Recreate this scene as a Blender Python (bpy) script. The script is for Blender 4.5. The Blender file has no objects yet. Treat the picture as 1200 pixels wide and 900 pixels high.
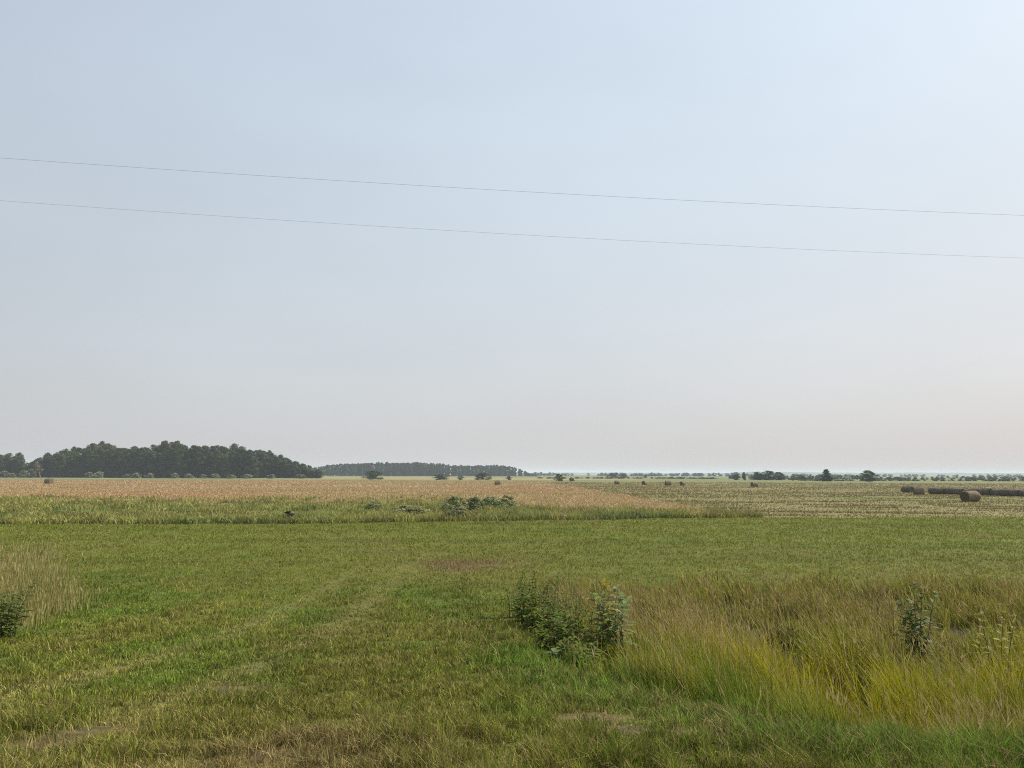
import bpy, math, random
import numpy as np
from mathutils import Matrix, Vector

random.seed(7)
rng = np.random.default_rng(11)
R = math.radians
scene = bpy.context.scene
C = scene.collection

# ------------------------------------------------------------------ camera
EYE = 3.5                                   # eye height above the hay field (the road bank is about 1.8 m high)
F = 903.0                                   # focal length in pixels of a 1200 px wide frame
PITCH, ROLL = R(6.66), R(0.19)
cam_d = bpy.data.cameras.new('camera')
cam = bpy.data.objects.new('camera', cam_d)
C.objects.link(cam)
cam_d.sensor_width = 36.0
cam_d.lens = 36.0 * F / 1200.0
cam_d.clip_start, cam_d.clip_end = 0.05, 30000.0
CAM_M = Matrix.Rotation(R(90) + PITCH, 3, 'X') @ Matrix.Rotation(ROLL, 3, 'Z')
cam.matrix_world = Matrix.Translation((0, 0, EYE)) @ CAM_M.to_4x4()
scene.camera = cam

# ------------------------------------------------------------------ sky, sun, exposure
SUN_EL, SUN_AZ = R(44), R(64)               # azimuth counted from the view direction (+Y) towards +X
world = bpy.data.worlds.new('World')
scene.world = world
world.use_nodes = True
nt = world.node_tree
nt.nodes.clear()
N, L = nt.nodes.new, nt.links.new


def math_node(tree, op, a, b=None, clamp=False):
    n = tree.nodes.new('ShaderNodeMath')
    n.operation = op
    n.use_clamp = clamp
    for i, v in enumerate((a, b)):
        if v is None:
            continue
        if isinstance(v, (int, float)):
            n.inputs[i].default_value = v
        else:
            tree.links.new(v, n.inputs[i])
    return n.outputs[0]


# smoky summer sky: a Nishita sky under a veil of haze that is brighter towards the sun and bluer overhead
SKY_TARGETS = [  # pixel of the photograph and the colour of the sky there (sRGB)
    (0, 0, (192, 206, 221)), (600, 5, (211, 224, 239)), (1190, 5, (223, 239, 253)), (5, 285, (201, 210, 220)),
    (620, 315, (211, 223, 231)), (15, 495, (201, 204, 207)), (620, 515, (212, 214, 217)), (1180, 530, (217, 213, 212)),
    (1190, 300, (221, 227, 233)), (300, 200, (205, 217, 229)), (900, 150, (217, 231, 243)), (300, 450, (209, 213, 217))]


def ray(px, py):
    v = CAM_M @ Vector(((px - 600.0) / F, (450.0 - py) / F, -1.0))
    return v


def lin(c):
    c = np.asarray(c, float) / 255.0
    return np.where(c <= 0.04045, c / 12.92, ((c + 0.055) / 1.055) ** 2.4)


EXPO = 0.64                                  # the photograph is exposed for the fields
SKY_FIX = [1.045 / 2 ** EXPO, 1.035 / 2 ** EXPO, 1.025 / 2 ** EXPO]
VEIL = 0.86
A_, B_ = [], []
for px, py, c in SKY_TARGETS:
    d = ray(px, py).normalized()
    A_.append([1, d.z, d.x, d.x * d.z, d.z * d.z, d.x * d.x])
    B_.append(lin(c))
SKY_C = np.linalg.lstsq(np.array(A_), np.array(B_), rcond=None)[0]     # 6 x 3
SKY_C = SKY_C * np.array(SKY_FIX)[None, :]
tc = N('ShaderNodeTexCoord')
sep = N('ShaderNodeSeparateXYZ')
L(tc.outputs['Generated'], sep.inputs[0])
zx = math_node(nt, 'MINIMUM', math_node(nt, 'MAXIMUM', sep.outputs['Z'], 0.0), 0.62)
xx = math_node(nt, 'MINIMUM', math_node(nt, 'MAXIMUM', sep.outputs['X'], -0.62), 0.62)
xz = math_node(nt, 'MULTIPLY', xx, zx)
zz = math_node(nt, 'MULTIPLY', zx, zx)
x2 = math_node(nt, 'MULTIPLY', xx, xx)
comb = N('ShaderNodeCombineColor')
for k in range(3):
    s = None
    for coef, src in zip(SKY_C[:, k], (None, zx, xx, xz, zz, x2)):
        t = float(coef) if src is None else math_node(nt, 'MULTIPLY', src, float(coef))
        s = t if s is None else math_node(nt, 'ADD', t, s)
    L(s, comb.inputs[k])
veil = N('ShaderNodeBackground')
# faint unevenness of the smoke
ns = N('ShaderNodeTexNoise')
ns.inputs['Scale'].default_value = 2.4
ns.inputs['Detail'].default_value = 5
ns.inputs['Roughness'].default_value = 0.55
mpw = N('ShaderNodeMapping')
mpw.inputs['Rotation'].default_value = (0, R(12), 0)
mpw.inputs['Scale'].default_value = (0.8, 0.8, 2.6)
L(tc.outputs['Generated'], mpw.inputs[0])
L(mpw.outputs[0], ns.inputs['Vector'])
mr = N('ShaderNodeMapRange')
mr.inputs['To Min'].default_value, mr.inputs['To Max'].default_value = 0.92, 1.08
L(ns.outputs['Fac'], mr.inputs['Value'])
L(mr.outputs[0], veil.inputs['Strength'])
L(comb.outputs[0], veil.inputs['Color'])
sky = N('ShaderNodeTexSky')
sky.sky_type = 'NISHITA'
sky.sun_disc = False
sky.sun_elevation = SUN_EL
sky.sun_rotation = SUN_AZ
sky.dust_density = 4.0
sky.air_density = 1.0
bg = N('ShaderNodeBackground')
bg.inputs['Strength'].default_value = 0.07
L(sky.outputs[0], bg.inputs['Color'])
mixs = N('ShaderNodeMixShader')
mixs.inputs[0].default_value = VEIL
L(bg.outputs[0], mixs.inputs[1])
L(veil.outputs[0], mixs.inputs[2])
wo = N('ShaderNodeOutputWorld')
L(mixs.outputs[0], wo.inputs['Surface'])

sun_d = bpy.data.lights.new('sun', 'SUN')
sun_d.energy = 4.9
sun_d.angle = R(0.6)
sun_d.color = (1.0, 0.92, 0.79)
sun = bpy.data.objects.new('sun', sun_d)
sv = Vector((math.sin(SUN_AZ) * math.cos(SUN_EL), math.cos(SUN_AZ) * math.cos(SUN_EL), math.sin(SUN_EL)))
sun.rotation_euler = sv.to_track_quat('Z', 'Y').to_euler()
sun.location = (60, 30, 70)
C.objects.link(sun)

vs = scene.view_settings
vs.view_transform = 'Standard'
vs.look = 'None'
vs.exposure = EXPO
vs.gamma = 1.0
vs.use_curve_mapping = False
scene.cycles.use_denoising = False
world.cycles.sampling_method = 'NONE'
scene.cycles.filter_width = 1.1
scene.cycles.use_adaptive_sampling = False
scene.cycles.max_bounces = 5
scene.cycles.diffuse_bounces = 3
scene.cycles.transmission_bounces = 3
scene.cycles.volume_bounces = 1
scene.cycles.transparent_max_bounces = 4


# ------------------------------------------------------------------ number helpers
def hash2(ix, iy, seed):
    h = (ix.astype(np.int64) * 374761393 + iy.astype(np.int64) * 668265263 + seed * 1274126177) & 0xFFFFFFFF
    h = ((h ^ (h >> 13)) * 1274126177) & 0xFFFFFFFF
    return ((h ^ (h >> 16)) & 0xFFFF) / 65535.0


def vnoise(x, y, seed=0):
    x = np.asarray(x, float)
    y = np.asarray(y, float)
    ix, iy = np.floor(x), np.floor(y)
    fx, fy = x - ix, y - iy
    fx, fy = fx * fx * (3 - 2 * fx), fy * fy * (3 - 2 * fy)
    a, b = hash2(ix, iy, seed), hash2(ix + 1, iy, seed)
    c, d = hash2(ix, iy + 1, seed), hash2(ix + 1, iy + 1, seed)
    return (a * (1 - fx) + b * fx) * (1 - fy) + (c * (1 - fx) + d * fx) * fy


def fbm(x, y, seed=0, octs=3):
    s, a, t = 0.0, 1.0, 0.0
    for o in range(octs):
        s = s + a * vnoise(np.asarray(x) * 2 ** o, np.asarray(y) * 2 ** o, seed + 17 * o)
        t += a
        a *= 0.55
    return s / t


def sstep(a, b, v):
    if b < a:
        return 1.0 - sstep(b, a, v)
    t = np.clip((v - a) / (b - a), 0, 1)
    return t * t * (3 - 2 * t)


def polyline_dist(x, y, pts):
    """distance to a polyline, positive on its right-hand side (walking from the first point to the last)"""
    x = np.asarray(x, float)
    y = np.asarray(y, float)
    best = np.full(x.shape, 1e9)
    sg = np.ones(x.shape)
    for (ax, ay), (bx, by) in zip(pts[:-1], pts[1:]):
        dx, dy = bx - ax, by - ay
        t = np.clip(((x - ax) * dx + (y - ay) * dy) / (dx * dx + dy * dy), 0, 1)
        d = np.hypot(x - ax - t * dx, y - ay - t * dy)
        cr = dx * (y - ay) - dy * (x - ax)
        m = d < best
        sg = np.where(m, np.where(cr < 0, 1.0, -1.0), sg)
        best = np.where(m, d, best)
    return best * sg


# ------------------------------------------------------------------ terrain
EDGE_R = [(60, 4.3), (7.0, 4.9), (3.6, 5.3), (2.2, 6.3), (1.3, 8.0), (0.75, 10.3), (0.45, 13.0), (0.1, 17.5), (-0.1, 22), (-0.2, 29)]
EDGE_L = [(-13.2, 26), (-10.4, 19), (-9.3, 15.5), (-9.4, 12.5), (-11.5, 10), (-16, 7.5), (-60, 4.5)]
LANE_Y = [-50, 2.5, 4.2, 6, 8, 10, 13, 16, 20, 25, 30, 1e5]
LANE_Z = [1.85, 1.85, 1.74, 1.55, 1.28, 1.02, 0.70, 0.44, 0.20, 0.06, 0.0, 0.0]


def edge_dists(x, y):
    dr = polyline_dist(x, y, EDGE_R)
    dl = polyline_dist(x, y, EDGE_L)
    return dr, dl


def height(x, y):
    x = np.asarray(x, float)
    y = np.asarray(y, float)
    z = np.interp(y, LANE_Y, LANE_Z)
    dr, dl = edge_dists(x, y)
    zd = np.interp(y, [0, 14.5, 18.0, 22.5], [-0.45, -0.45, -0.2, 0.0])
    near = y < 30
    s = np.where(near, sstep(-0.1, 3.0, dr), 0)
    z = z * (1 - s) + np.minimum(z, zd) * s
    zl = np.interp(y, [0, 15.0, 20.0, 24], [-0.3, -0.3, 0.0, 0.0])
    s = np.where(near, sstep(-0.1, 3.0, dl), 0)
    z = z * (1 - s) + np.minimum(z, zl) * s
    amp = np.interp(y, [0, 4, 30, 200, 1e4], [0.0, 0.05, 0.06, 0.16, 0.16])
    z = z + amp * (fbm(x * 0.7, y * 0.7, 3) - 0.5) * np.interp(y, [0, 40, 80, 1e4], [1, 1, 0.2, 0.2])
    z = z + np.interp(y, [0, 60, 200, 1e4], [0, 0, 0.25, 0.25]) * (vnoise(x * 0.03, y * 0.03, 5) - 0.5)
    return z


def hz(x, y):
    return float(height(np.array([x]), np.array([y]))[0])


def P(px, py):
    """point of the terrain seen at pixel (px, py) of the photograph"""
    d = ray(px, py)
    t = np.geomspace(2.0, 6000.0, 6000)
    gap = EYE + t * d.z - height(t * d.x, t * d.y)
    i = int(np.argmax(gap <= 0)) if (gap <= 0).any() else len(t) - 1
    return Vector((t[i] * d.x, t[i] * d.y, hz(t[i] * d.x, t[i] * d.y)))


def at(px, py, Y):
    """point at depth Y seen at pixel (px, py)"""
    d = ray(px, py)
    return Vector((d.x * Y / d.y, Y, EYE + d.z * Y / d.y))


MOW_X = [-200, -35, -12, 0, 17, 44, 200]
MOW_Y = [50, 53, 55, 58, 63.5, 66.5, 70]


def mow_line(x):
    return np.interp(x, MOW_X, MOW_Y) + 1.6 * (vnoise(np.asarray(x) * 0.35, 0 * np.asarray(x), 9) - 0.5)


def hay_edge(y):
    return np.interp(y, [40, 62, 280, 400], [21.5, 20.8, 15.5, 13]) + 3.0 * (vnoise(np.asarray(y) * 0.06, 0 * np.asarray(y), 21) - 0.5)


# ------------------------------------------------------------------ colours of grass (albedo)
GREEN = np.array((0.104, 0.164, 0.016))
LUSH = np.array((0.090, 0.155, 0.020))
OLIVE = np.array((0.160, 0.182, 0.023))
STRAW = np.array((0.290, 0.225, 0.092))
YGREEN = np.array((0.375, 0.350, 0.016))
TAN = np.array((0.320, 0.245, 0.095))
RUST = np.array((0.430, 0.288, 0.165))
PALE = np.array((0.370, 0.325, 0.140))
SOIL = np.array((0.045, 0.037, 0.020))
HAY = np.array((0.255, 0.212, 0.098))


def mix3(a, b, t):
    t = np.asarray(t)[..., None]
    return a * (1 - t) + b * t


BARE = [(P(px, py).x, P(px, py).y, r) for px, py, r in ((108, 860, 0.30), (60, 872, 0.22), (285, 808, 0.34), (322, 886, 0.20), (700, 842, 0.26), (732, 856, 0.24), (806, 860, 0.24))]


def bare_patch(x, y):
    b = np.zeros(np.shape(x))
    for (bx, by, br) in BARE:
        d = np.hypot(x - bx, (y - by) * 1.15) / (br * 1.25) + 1.5 * (fbm(x * 2.3, y * 2.3, 31, 4) - 0.5)
        b = np.maximum(b, 1 - sstep(0.55, 1.1, d))
    return b


def dryness(x, y):
    """0 green, 1 straw, for the mown lane and the mown field"""
    n = fbm(x * 0.55, y * 0.55, 41, 4)
    n2 = fbm(x * 0.16, y * 0.10, 43, 3)
    d = 0.9 * n + 0.7 * n2 - 0.42
    d = d + 0.18 * sstep(-0.2, -1.6, x) * sstep(8.5, 6.5, y) - 0.16 * sstep(-0.6, 0.3, x) * sstep(7.5, 6.0, y)
    d = d + np.interp(y, [4, 6, 9, 12, 18, 30, 60], [0.04, 0.04, -0.03, -0.04, 0.0, 0.06, 0.02])
    d = d - 0.22 * np.exp(-((x - 0.2) / 1.3) ** 2) * (y < 20) + 0.16 * np.exp(-((x + 1.5 + 0.16 * (y - 6)) / 0.7) ** 2) * (y < 30)
    return np.clip(d, 0, 1)


TRK = [(P(285, 790).x, P(285, 790).y), (P(490, 650).x, P(490, 650).y)]


def lawn_colour(x, y):
    d = dryness(x, y)
    c = mix3(mix3(GREEN, OLIVE, sstep(0.08, 0.42, d)), STRAW * 0.72, sstep(0.52, 0.98, d) * 0.75)
    # two pale wheel tracks leading from the road into the field
    for off in (0.0, -1.75):
        cx = TRK[0][0] + off + (TRK[1][0] - TRK[0][0]) * (y - TRK[0][1]) / (TRK[1][1] - TRK[0][1])
        k = np.exp(-((x - cx) / 0.34) ** 2) * (0.35 + 0.75 * fbm(x * 0.9, y * 0.5, 57)) * np.interp(y, [4, 6, 24, 40], [0.5, 1, 0.9, 0])
        c = mix3(c, np.array((0.250, 0.225, 0.075)), np.clip(k * 0.75, 0, 1))
    # mower lines across the field
    band = 0.6 * vnoise(x * 0.02 + 0.5, y * 0.42 + 0.01 * x, 51) + 0.4 * vnoise(x * 0.05, y * 1.1 + 0.02 * x, 52)
    f = np.interp(y, [20, 30, 70], [0.0, 1.0, 1.0])
    c = c * (1 + (f * (band - 0.5) * 0.95)[..., None])
    c = mix3(c, np.array((0.152, 0.190, 0.017)), np.interp(y, [18, 30, 70], [0, 0.5, 0.65]))
    rp = np.exp(-(((x + 1.9) / 1.6) ** 2 + ((y - 30.5) / 2.2) ** 2))
    c = mix3(c, np.array((0.19, 0.115, 0.06)), np.clip(rp * 0.9, 0, 0.8))
    return c


def ground_colour(x, y):
    c = mix3(lawn_colour(x, y), SOIL, 0.45)
    c = mix3(c, mix3(STRAW * 0.5, SOIL * 1.6, sstep(0.35, 0.65, fbm(x * 5.0, y * 5.0, 33))), bare_patch(x, y) * 0.85)
    dr, dl = edge_dists(x, y)
    ditch = ((dr > 0.1) & (y < 23)) | ((dl > 0.1) & (y < 21))
    c = np.where(ditch[..., None], SOIL * 0.9 + 0.1 * OLIVE, c)
    ml = mow_line(x)
    he = hay_edge(y)
    meadow = mix3(np.array((0.17, 0.15, 0.045)), RUST * 0.82, sstep(82, 105, y + 14 * (vnoise(x * 0.05, y * 0.05, 61) - 0.5) + 26 * sstep(-3, 4, x)))
    meadow = meadow * (0.86 + 0.3 * fbm(x * 0.03, y * 0.05, 63))[..., None]
    left = (y > ml) & (x < he)
    c = np.where(left[..., None], meadow, c)
    u = y + 0.16 * x
    rows = 0.5 + 0.5 * np.sin(u * 2 * math.pi / 6.4 + 2.2 * vnoise(x * 0.05, y * 0.05, 71))
    hay = mix3(np.array((0.175, 0.165, 0.055)), HAY * 0.76, sstep(0.35, 0.8, rows * 0.65 + 0.5 * fbm(x * 0.12, y * 0.2, 73)))
    right = (y > ml) & (x >= he)
    c = np.where(right[..., None], hay, c)
    # greener strip in front of the long row of bales and pale grass before the wood
    gs = np.exp(-(((y - 112 + 0.5 * (x - 70)) / 9.0) ** 2)) * sstep(42, 56, x)
    c = mix3(c, np.array((0.115, 0.13, 0.03)), gs * 0.9)
    far = sstep(355, 380, y + 40 * (vnoise(x * 0.02, y * 0.02, 75) - 0.5))
    fc = mix3(np.array((0.145, 0.160, 0.06)), np.array((0.25, 0.215, 0.11)), fbm(x * 0.004, y * 0.012, 77) > 0.55)
    c = mix3(c, fc, far)
    return c


# ------------------------------------------------------------------ materials
ALBEDO = 0.80


def new_mat(name):
    m = bpy.data.materials.new(name)
    m.use_nodes = True
    m.node_tree.nodes.clear()
    return m, m.node_tree


def foliage_mat(name, trans=0.32, rough=0.6, spec=0.22, vary=0.0, gain=1.0):
    m, t = new_mat(name)
    n, l = t.nodes.new, t.links.new
    at_ = n('ShaderNodeAttribute')
    at_.attribute_name = 'Col'
    col = at_.outputs['Color']
    if vary:
        oi = n('ShaderNodeObjectInfo')
        hsv = n('ShaderNodeHueSaturation')
        a = n('ShaderNodeMapRange')
        a.inputs['To Min'].default_value, a.inputs['To Max'].default_value = 1 - vary, 1 + vary
        l(oi.outputs['Random'], a.inputs['Value'])
        l(a.outputs[0], hsv.inputs['Value'])
        b = n('ShaderNodeMapRange')
        b.inputs['To Min'].default_value, b.inputs['To Max'].default_value = 0.47, 0.525
        l(math_node(t, 'FRACT', math_node(t, 'MULTIPLY', oi.outputs['Random'], 7.31)), b.inputs['Value'])
        l(b.outputs[0], hsv.inputs['Hue'])
        l(col, hsv.inputs['Color'])
        col = hsv.outputs[0]
    p = n('ShaderNodeBsdfPrincipled')
    p.inputs['Roughness'].default_value = rough
    p.inputs['Specular IOR Level'].default_value = spec
    l(col, p.inputs['Base Color'])
    tr = n('ShaderNodeBsdfTranslucent')
    l(col, tr.inputs['Color'])
    mx = n('ShaderNodeMixShader')
    mx.inputs[0].default_value = trans
    l(p.outputs[0], mx.inputs[1])
    l(tr.outputs[0], mx.inputs[2])
    o = n('ShaderNodeOutputMaterial')
    l(mx.outputs[0], o.inputs['Surface'])
    return m


def ground_mat():
    m, t = new_mat('earth_and_thatch')
    n, l = t.nodes.new, t.links.new
    a = n('ShaderNodeAttribute')
    a.attribute_name = 'Col'
    tc = n('ShaderNodeTexCoord')
    nz = n('ShaderNodeTexNoise')
    nz.inputs['Scale'].default_value = 9.0
    nz.inputs['Detail'].default_value = 8
    nz.inputs['Roughness'].default_value = 0.7
    l(tc.outputs['Object'], nz.inputs['Vector'])
    nb = n('ShaderNodeTexNoise')
    nb.inputs['Scale'].default_value = 0.35
    nb.inputs['Detail'].default_value = 6
    l(tc.outputs['Object'], nb.inputs['Vector'])
    r1 = n('ShaderNodeMapRange')
    r1.inputs['From Min'].default_value, r1.inputs['From Max'].default_value = 0.3, 0.7
    r1.inputs['To Min'].default_value, r1.inputs['To Max'].default_value = 0.55, 1.4
    l(nz.outputs['Fac'], r1.inputs['Value'])
    r2 = n('ShaderNodeMapRange')
    r2.inputs['From Min'].default_value, r2.inputs['From Max'].default_value = 0.3, 0.7
    r2.inputs['To Min'].default_value, r2.inputs['To Max'].default_value = 0.86, 1.14
    l(nb.outputs['Fac'], r2.inputs['Value'])
    vm = n('ShaderNodeVectorMath')
    vm.operation = 'SCALE'
    l(a.outputs['Color'], vm.inputs[0])
    l(math_node(t, 'MULTIPLY', r1.outputs[0], r2.outputs[0]), vm.inputs['Scale'])
    p = n('ShaderNodeBsdfPrincipled')
    p.inputs['Roughness'].default_value = 0.95
    p.inputs['Specular IOR Level'].default_value = 0.1
    l(vm.outputs[0], p.inputs['Base Color'])
    bp = n('ShaderNodeBump')
    bp.inputs['Strength'].default_value = 0.6
    bp.inputs['Distance'].default_value = 0.05
    l(nz.outputs['Fac'], bp.inputs['Height'])
    l(bp.outputs[0], p.inputs['Normal'])
    o = n('ShaderNodeOutputMaterial')
    l(p.outputs[0], o.inputs['Surface'])
    return m


def plain_mat(name, col, rough=0.7, noise=0.0, scale=5.0, metal=0.0, stretch=(1, 1, 1), spec=0.3):
    m, t = new_mat(name)
    n, l = t.nodes.new, t.links.new
    p = n('ShaderNodeBsdfPrincipled')
    p.inputs['Roughness'].default_value = rough
    p.inputs['Metallic'].default_value = metal
    p.inputs['Specular IOR Level'].default_value = spec
    col = tuple(v * ALBEDO for v in col)
    p.inputs['Base Color'].default_value = (*col, 1)
    if noise:
        tc = n('ShaderNodeTexCoord')
        mp = n('ShaderNodeMapping')
        mp.inputs['Scale'].default_value = stretch
        l(tc.outputs['Object'], mp.inputs[0])
        nz = n('ShaderNodeTexNoise')
        nz.inputs['Scale'].default_value = scale
        nz.inputs['Detail'].default_value = 6
        nz.inputs['Roughness'].default_value = 0.65
        l(mp.outputs[0], nz.inputs['Vector'])
        r = n('ShaderNodeMapRange')
        r.inputs['From Min'].default_value, r.inputs['From Max'].default_value = 0.3, 0.7
        r.inputs['To Min'].default_value, r.inputs['To Max'].default_value = 1 - noise, 1 + noise
        l(nz.outputs['Fac'], r.inputs['Value'])
        vm = n('ShaderNodeVectorMath')
        vm.operation = 'SCALE'
        vm.inputs[0].default_value = col
        l(r.outputs[0], vm.inputs['Scale'])
        l(vm.outputs[0], p.inputs['Base Color'])
        bp = n('ShaderNodeBump')
        bp.inputs['Strength'].default_value = 0.5
        bp.inputs['Distance'].default_value = 0.05
        l(nz.outputs['Fac'], bp.inputs['Height'])
        l(bp.outputs[0], p.inputs['Normal'])
    o = n('ShaderNodeOutputMaterial')
    l(p.outputs[0], o.inputs['Surface'])
    return m


M_GRASS = foliage_mat('grass_blades', 0.27, 0.6, 0.07)
M_LEAF = foliage_mat('tree_leaves', 0.22, 0.65, 0.1, vary=0.34)
M_WEED = foliage_mat('weed_leaves', 0.38, 0.55, 0.08)
M_GROUND = ground_mat()
M_BARK = plain_mat('bark', (0.085, 0.072, 0.058), 0.9, 0.4, 3.0, stretch=(1, 1, 0.2))
M_DEADBARK = plain_mat('bare_dead_wood', (0.20, 0.155, 0.10), 0.9, 0.3, 3.0, stretch=(1, 1, 0.2))
M_STEM = plain_mat('weed_stem', (0.10, 0.12, 0.045), 0.7, 0.25, 20)
M_HAY = plain_mat('rolled_hay', (0.24, 0.195, 0.13), 0.95, 0.5, 14.0, stretch=(1, 0.35, 1), spec=0.1)
M_HAYEND = plain_mat('hay_bale_end', (0.125, 0.10, 0.068), 0.95, 0.5, 16.0, spec=0.1)
M_OLDHAY = plain_mat('weathered_hay', (0.17, 0.145, 0.112), 0.95, 0.6, 6.0, stretch=(1, 0.35, 1), spec=0.1)
M_WIRE = plain_mat('weathered_wire', (0.58, 0.61, 0.64), 0.8)


# ------------------------------------------------------------------ object helpers
def tag(o, label=None, cat=None, group=None, kind=None):
    if label:
        o['label'] = label
    if cat:
        o['category'] = cat
    if group:
        o['group'] = group
    if kind:
        o['kind'] = kind
    return o


def mesh_np(name, verts, faces_flat, starts, mat, cols=None, smooth=False):
    me = bpy.data.meshes.new(name)
    me.vertices.add(len(verts))
    me.vertices.foreach_set('co', np.asarray(verts, np.float32).ravel())
    me.loops.add(len(faces_flat))
    me.loops.foreach_set('vertex_index', np.asarray(faces_flat, np.int32))
    me.polygons.add(len(starts))
    me.polygons.foreach_set('loop_start', np.asarray(starts, np.int32))
    me.update(calc_edges=True)
    if cols is not None:
        ca = me.color_attributes.new('Col', 'FLOAT_COLOR', 'POINT')
        c4 = np.ones((len(verts), 4), np.float32)
        c4[:, :3] = np.asarray(cols) * ALBEDO
        ca.data.foreach_set('color', c4.ravel())
    if smooth:
        me.polygons.foreach_set('use_smooth', np.ones(len(starts), bool))
    me.materials.append(mat)
    return me


def link(name, me, parent=None, loc=None):
    o = bpy.data.objects.new(name, me)
    C.objects.link(o)
    if parent is not None:
        o.parent = parent
    if loc is not None:
        o.location = loc
    return o


def empty(name, loc, rz=0.0):
    o = bpy.data.objects.new(name, None)
    o.empty_display_size = 0.3
    C.objects.link(o)
    o.location = loc
    o.rotation_euler = (0, 0, rz)
    return o


def copy_tree(o, parent=None):
    c = o.copy()
    C.objects.link(c)
    if parent is not None:
        c.parent = parent
    for ch in list(o.children):
        copy_tree(ch, c)
    return c


class MB:
    """collects tubes, sheets and quads, then becomes one mesh"""

    def __init__(self):
        self.v, self.f, self.c = [], [], []

    def add(self, verts, faces, col=(0.1, 0.1, 0.1)):
        b = len(self.v)
        self.v += [tuple(p) for p in verts]
        self.c += [tuple(col)] * len(verts)
        self.f += [tuple(i + b for i in f) for f in faces]

    def tube(self, pts, radii, n=6, col=(0.1, 0.1, 0.1), cap=True):
        pts = [Vector(p) for p in pts]
        vs_, fs = [], []
        for i, p in enumerate(pts):
            d = (pts[min(i + 1, len(pts) - 1)] - pts[max(i - 1, 0)]).normalized()
            up = Vector((0, 0, 1)) if abs(d.z) < 0.9 else Vector((0, 1, 0))
            a = d.cross(up).normalized()
            b = d.cross(a)
            r = radii[i] if hasattr(radii, '__len__') else radii
            for k in range(n):
                t = 2 * math.pi * k / n
                vs_.append(p + (a * math.cos(t) + b * math.sin(t)) * r)
        for i in range(len(pts) - 1):
            for k in range(n):
                fs.append((i * n + k, i * n + (k + 1) % n, (i + 1) * n + (k + 1) % n, (i + 1) * n + k))
        if cap:
            fs.append(tuple(range(n))[::-1])
            fs.append(tuple(range((len(pts) - 1) * n, len(pts) * n)))
        self.add(vs_, fs, col)

    def leaf(self, base, direction, length, width, droop=0.4, fold=0.25, col=(0.1, 0.1, 0.1), side=None):
        d = Vector(direction).normalized()
        s = d.cross(Vector((0, 0, 1)))
        if s.length < 1e-3:
            s = Vector((1, 0, 0))
        s.normalize()
        if side is not None:
            s = (s * math.cos(side) + d.cross(s) * math.sin(side)).normalized()
        nrm = s.cross(d).normalized()
        prof = [(0.0, 0.06), (0.18, 0.62), (0.42, 1.0), (0.7, 0.78), (0.9, 0.34), (1.0, 0.03)]
        vs_, fs = [], []
        p = Vector(base)
        last = 0.0
        for t, w in prof:
            dd = (d + Vector((0, 0, -droop * t * 1.4))).normalized()
            p = p + dd * (t - last) * length
            last = t
            hw = w * width * 0.5
            vs_ += [p - s * hw + nrm * hw * fold, p, p + s * hw + nrm * hw * fold]
        for i in range(len(prof) - 1):
            a = i * 3
            fs += [(a, a + 1, a + 4, a + 3), (a + 1, a + 2, a + 5, a + 4)]
        self.add(vs_, fs, col)

    def mesh(self, name, mat, smooth=False):
        flat = [i for f in self.f for i in f]
        lens = np.array([len(f) for f in self.f])
        starts = np.concatenate(([0], np.cumsum(lens)[:-1]))
        return mesh_np(name, np.array(self.v), flat, starts, mat, np.array(self.c), smooth)


# ------------------------------------------------------------------ ground: one sheet out to the horizon
def build_ground():
    az = np.concatenate([np.arange(-180, -48, 4.0), np.arange(-48, 48, 0.3), np.arange(48, 180, 4.0)])
    az = np.radians(az)
    rr = np.concatenate([[0.6, 1.4, 2.2, 3.0], np.geomspace(3.6, 90, 190), np.geomspace(90, 9500, 190)[1:]])
    na, nr = len(az), len(rr)
    A, Q = np.meshgrid(az, rr)
    x, y = (Q * np.sin(A)).ravel(), (Q * np.cos(A)).ravel()
    z = height(x, y)
    v = np.column_stack([x, y, z])
    c = ground_colour(x, y)
    v = np.vstack([v, [[0, 0, hz(0, 0)]]])
    c = np.vstack([c, ground_colour(np.array([0.0]), np.array([0.0]))])
    i, k = np.meshgrid(np.arange(nr - 1), np.arange(na), indexing='ij')
    k2 = (k + 1) % na
    q = np.stack([i * na + k, (i + 1) * na + k, (i + 1) * na + k2, i * na + k2], -1).reshape(-1, 4)[:, ::-1]
    kk = np.arange(na)
    tri = np.stack([np.full(na, nr * na), kk, (kk + 1) % na], -1)[:, ::-1]
    flat = np.concatenate([q.ravel(), tri.ravel()])
    starts = np.concatenate([np.arange(len(q)) * 4, len(q) * 4 + np.arange(na) * 3])
    o = link('ground', mesh_np('ground', v, flat, starts, M_GROUND, c, True))
    tag(o, 'flat farmland with mown grass, hay field and road bank', 'ground', kind='structure')


build_ground()

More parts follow.
